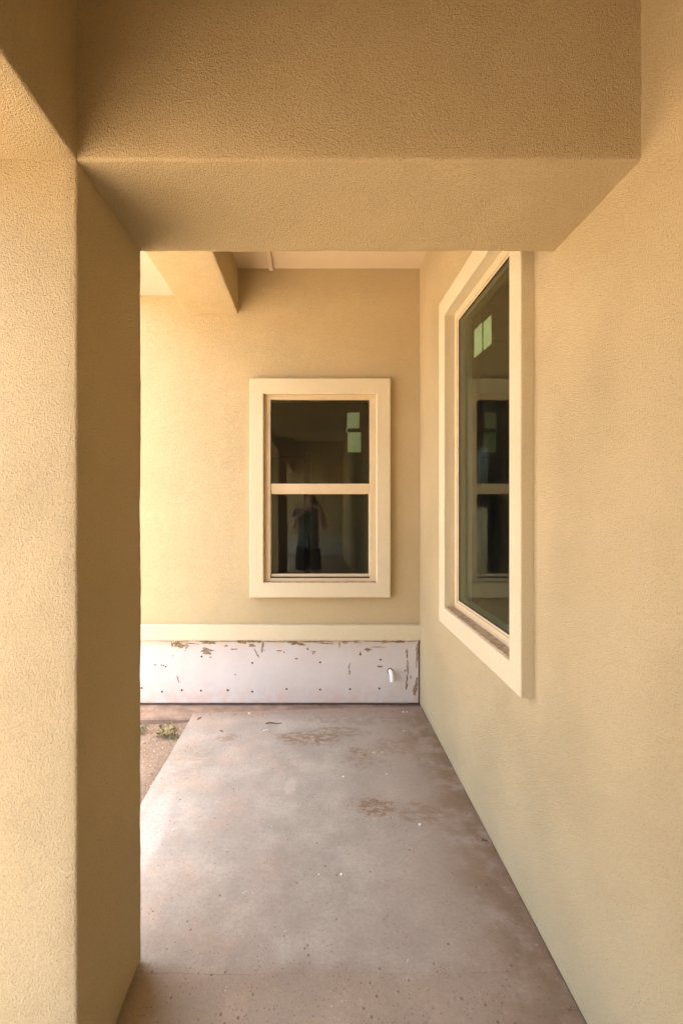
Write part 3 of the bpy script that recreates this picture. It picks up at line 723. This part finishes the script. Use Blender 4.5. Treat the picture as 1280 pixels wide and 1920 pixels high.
for _ in range(520):
    x = random.uniform(-0.84, XW - .02); y = random.uniform(1.05, 3.25)
    if x < -0.5 and y < 1.52: continue
    r = random.choice([0.0015, 0.002, 0.0025, 0.0035]) * random.uniform(.7, 1.2); lump(bm, (x, y, r * 0.25 - (0.003 if y < 1.455 else 0)), r)
for _ in range(700):
    x = random.uniform(-1.5, -0.87); y = random.uniform(1.6, 3.2)
    r = random.uniform(0.003, 0.011) * random.random() ** .5
    p = Vector((x, y, 0)); z = -0.055 + 0.016 * noise.noise(p * 3.1) + 0.010 * noise.noise(p * 9) + 0.012 * max(0, 1 - abs(x + 0.9) / 0.15)
    lump(bm, (x, y, z + r * 0.2), r)
o = link('gravel', bm, M['pebble']); tag(o, 'loose grit and small stones on the slab and soil', 'gravel', kind='stuff')
bm = bmesh.new()
for (x, y, r) in ((467, 1338, .010), (495, 1370, .008), (500, 1369, .006), (700, 1411, .007), (716, 1411, .006), (643, 1457, .008), (787, 1547, .009), (750, 1322, .008), (756, 1321, .007), (757, 1371, .006), (325, 1556, .006), (640, 1640, .006), (724, 1452, .006), (598, 1640, .005)):
    X, Y = px(x, y)
    if Y > 3.28: Y = 3.28
    lump(bm, (X, Y, r * 0.3), r, 0.45)
o = link('paint_chips', bm, M['chip']); tag(o, 'few pale chips of plaster scattered on the slab', 'plaster chips', kind='stuff')

def twig(x0, y0, x1, y1, r, label):
    a, b = px(x0, y0), px(x1, y1); A = Vector((*a, r)); B = Vector((*b, r * 1.6)); b_ = bmesh.new()
    pts = [A.lerp(B, t) + Vector((0, 0.006 * math.sin(t * 5), 0.002 * math.sin(t * 7) + .001)) for t in (0, .25, .5, .75, 1)]
    tube(b_, pts, [r, r * 1.1, r, r * .8, r * .5], 6)
    tag(link('twig', b_, M['twig'], loc=A, smooth=True), label, 'twig', 'twigs lying on the slab')
twig(498, 1357.5, 529, 1357, 0.0035, 'long thin brown twig lying across the far part of the slab')
twig(370, 1350, 379, 1345, 0.003, 'short twig near the far left corner of the slab')
twig(413, 1372, 419, 1372, 0.003, 'tiny dark twig in front of the long one on the slab')

def gz(x, y):
    p = Vector((x, y, 0)); return min(-0.02, -0.055 + 0.016 * noise.noise(p * 3.1) + 0.010 * noise.noise(p * 9) + 0.006 * noise.noise(p * 24) + 0.012 * max(0, 1 - abs(x + 0.9) / 0.15))
def weed(x, y, z, n, h, spread, mat, label, broad=0.006):
    t = thing('weed', label, 'weed', (x, y, z), 'weeds at the edges of the slab')
    b = bmesh.new(); b3 = bmesh.new()
    for _ in range(n):
        a = random.random() * 6.283; l = h * random.uniform(.5, 1.1); s0 = spread * random.random()
        base = Vector((x + s0 * .5 * math.cos(a), y + s0 * .5 * math.sin(a), z - .004))
        tip = base + Vector((math.cos(a) * spread * random.uniform(.5, 1.2), math.sin(a) * spread * random.uniform(.5, 1.2), l))
        mid = base.lerp(tip, .5) + Vector((0, 0, l * .25))
        tube(b3, [base, mid, tip], [.0012, .001, .0006], 4)
        for q in range(5):
            f = random.uniform(.25, 1); c0 = base.lerp(mid, f * 2) if f < .5 else mid.lerp(tip, f * 2 - 1)
            d = Vector((random.uniform(-1, 1), random.uniform(-1, 1), random.uniform(-.2, .8))).normalized()
            wv = d.orthogonal().normalized() * broad * random.uniform(.5, 1); L_ = broad * random.uniform(2, 3.6)
            v0, v1, v2, v3 = (b.verts.new(c0), b.verts.new(c0 + d * L_ * .5 + wv), b.verts.new(c0 + d * L_), b.verts.new(c0 + d * L_ * .5 - wv + Vector((0, 0, .001))))
            b.faces.new([v0, v1, v2]); b.faces.new([v0, v2, v3])
    o = link('foliage', b, mat, t); o['kind'] = 'stuff'
    link('stem', b3, M['dry'], t)
X, Y = -1.18, 3.10; weed(X, Y, gz(X, Y), 16, 0.06, 0.05, M['leaf'], 'sparse green weed sprouting beside the pillar edge in the soil')
X, Y = -0.985, 3.06; weed(X, Y, gz(X, Y), 34, 0.045, 0.065, M['dry'], 'low yellowish weed hugging the slab corner', 0.007)
X, Y = -0.91, 2.98; weed(X, Y, gz(X, Y), 7, 0.03, 0.03, M['leaf'], 'small green weed against the slab edge in front of the yellowish one')
X, Y = px(907, 1575); weed(X, Y, 0, 4, 0.010, 0.009, M['leaf'], 'tiny green weed in the crack along the right wall', 0.003)
X, Y = px(1066, 1890); weed(X, Y, -.001, 3, 0.006, 0.007, M['dry'], 'tiny dull weed at the bottom right foot of the wall', 0.0022)
for o in bpy.data.objects:
    if '_w' in o: del o['_w']
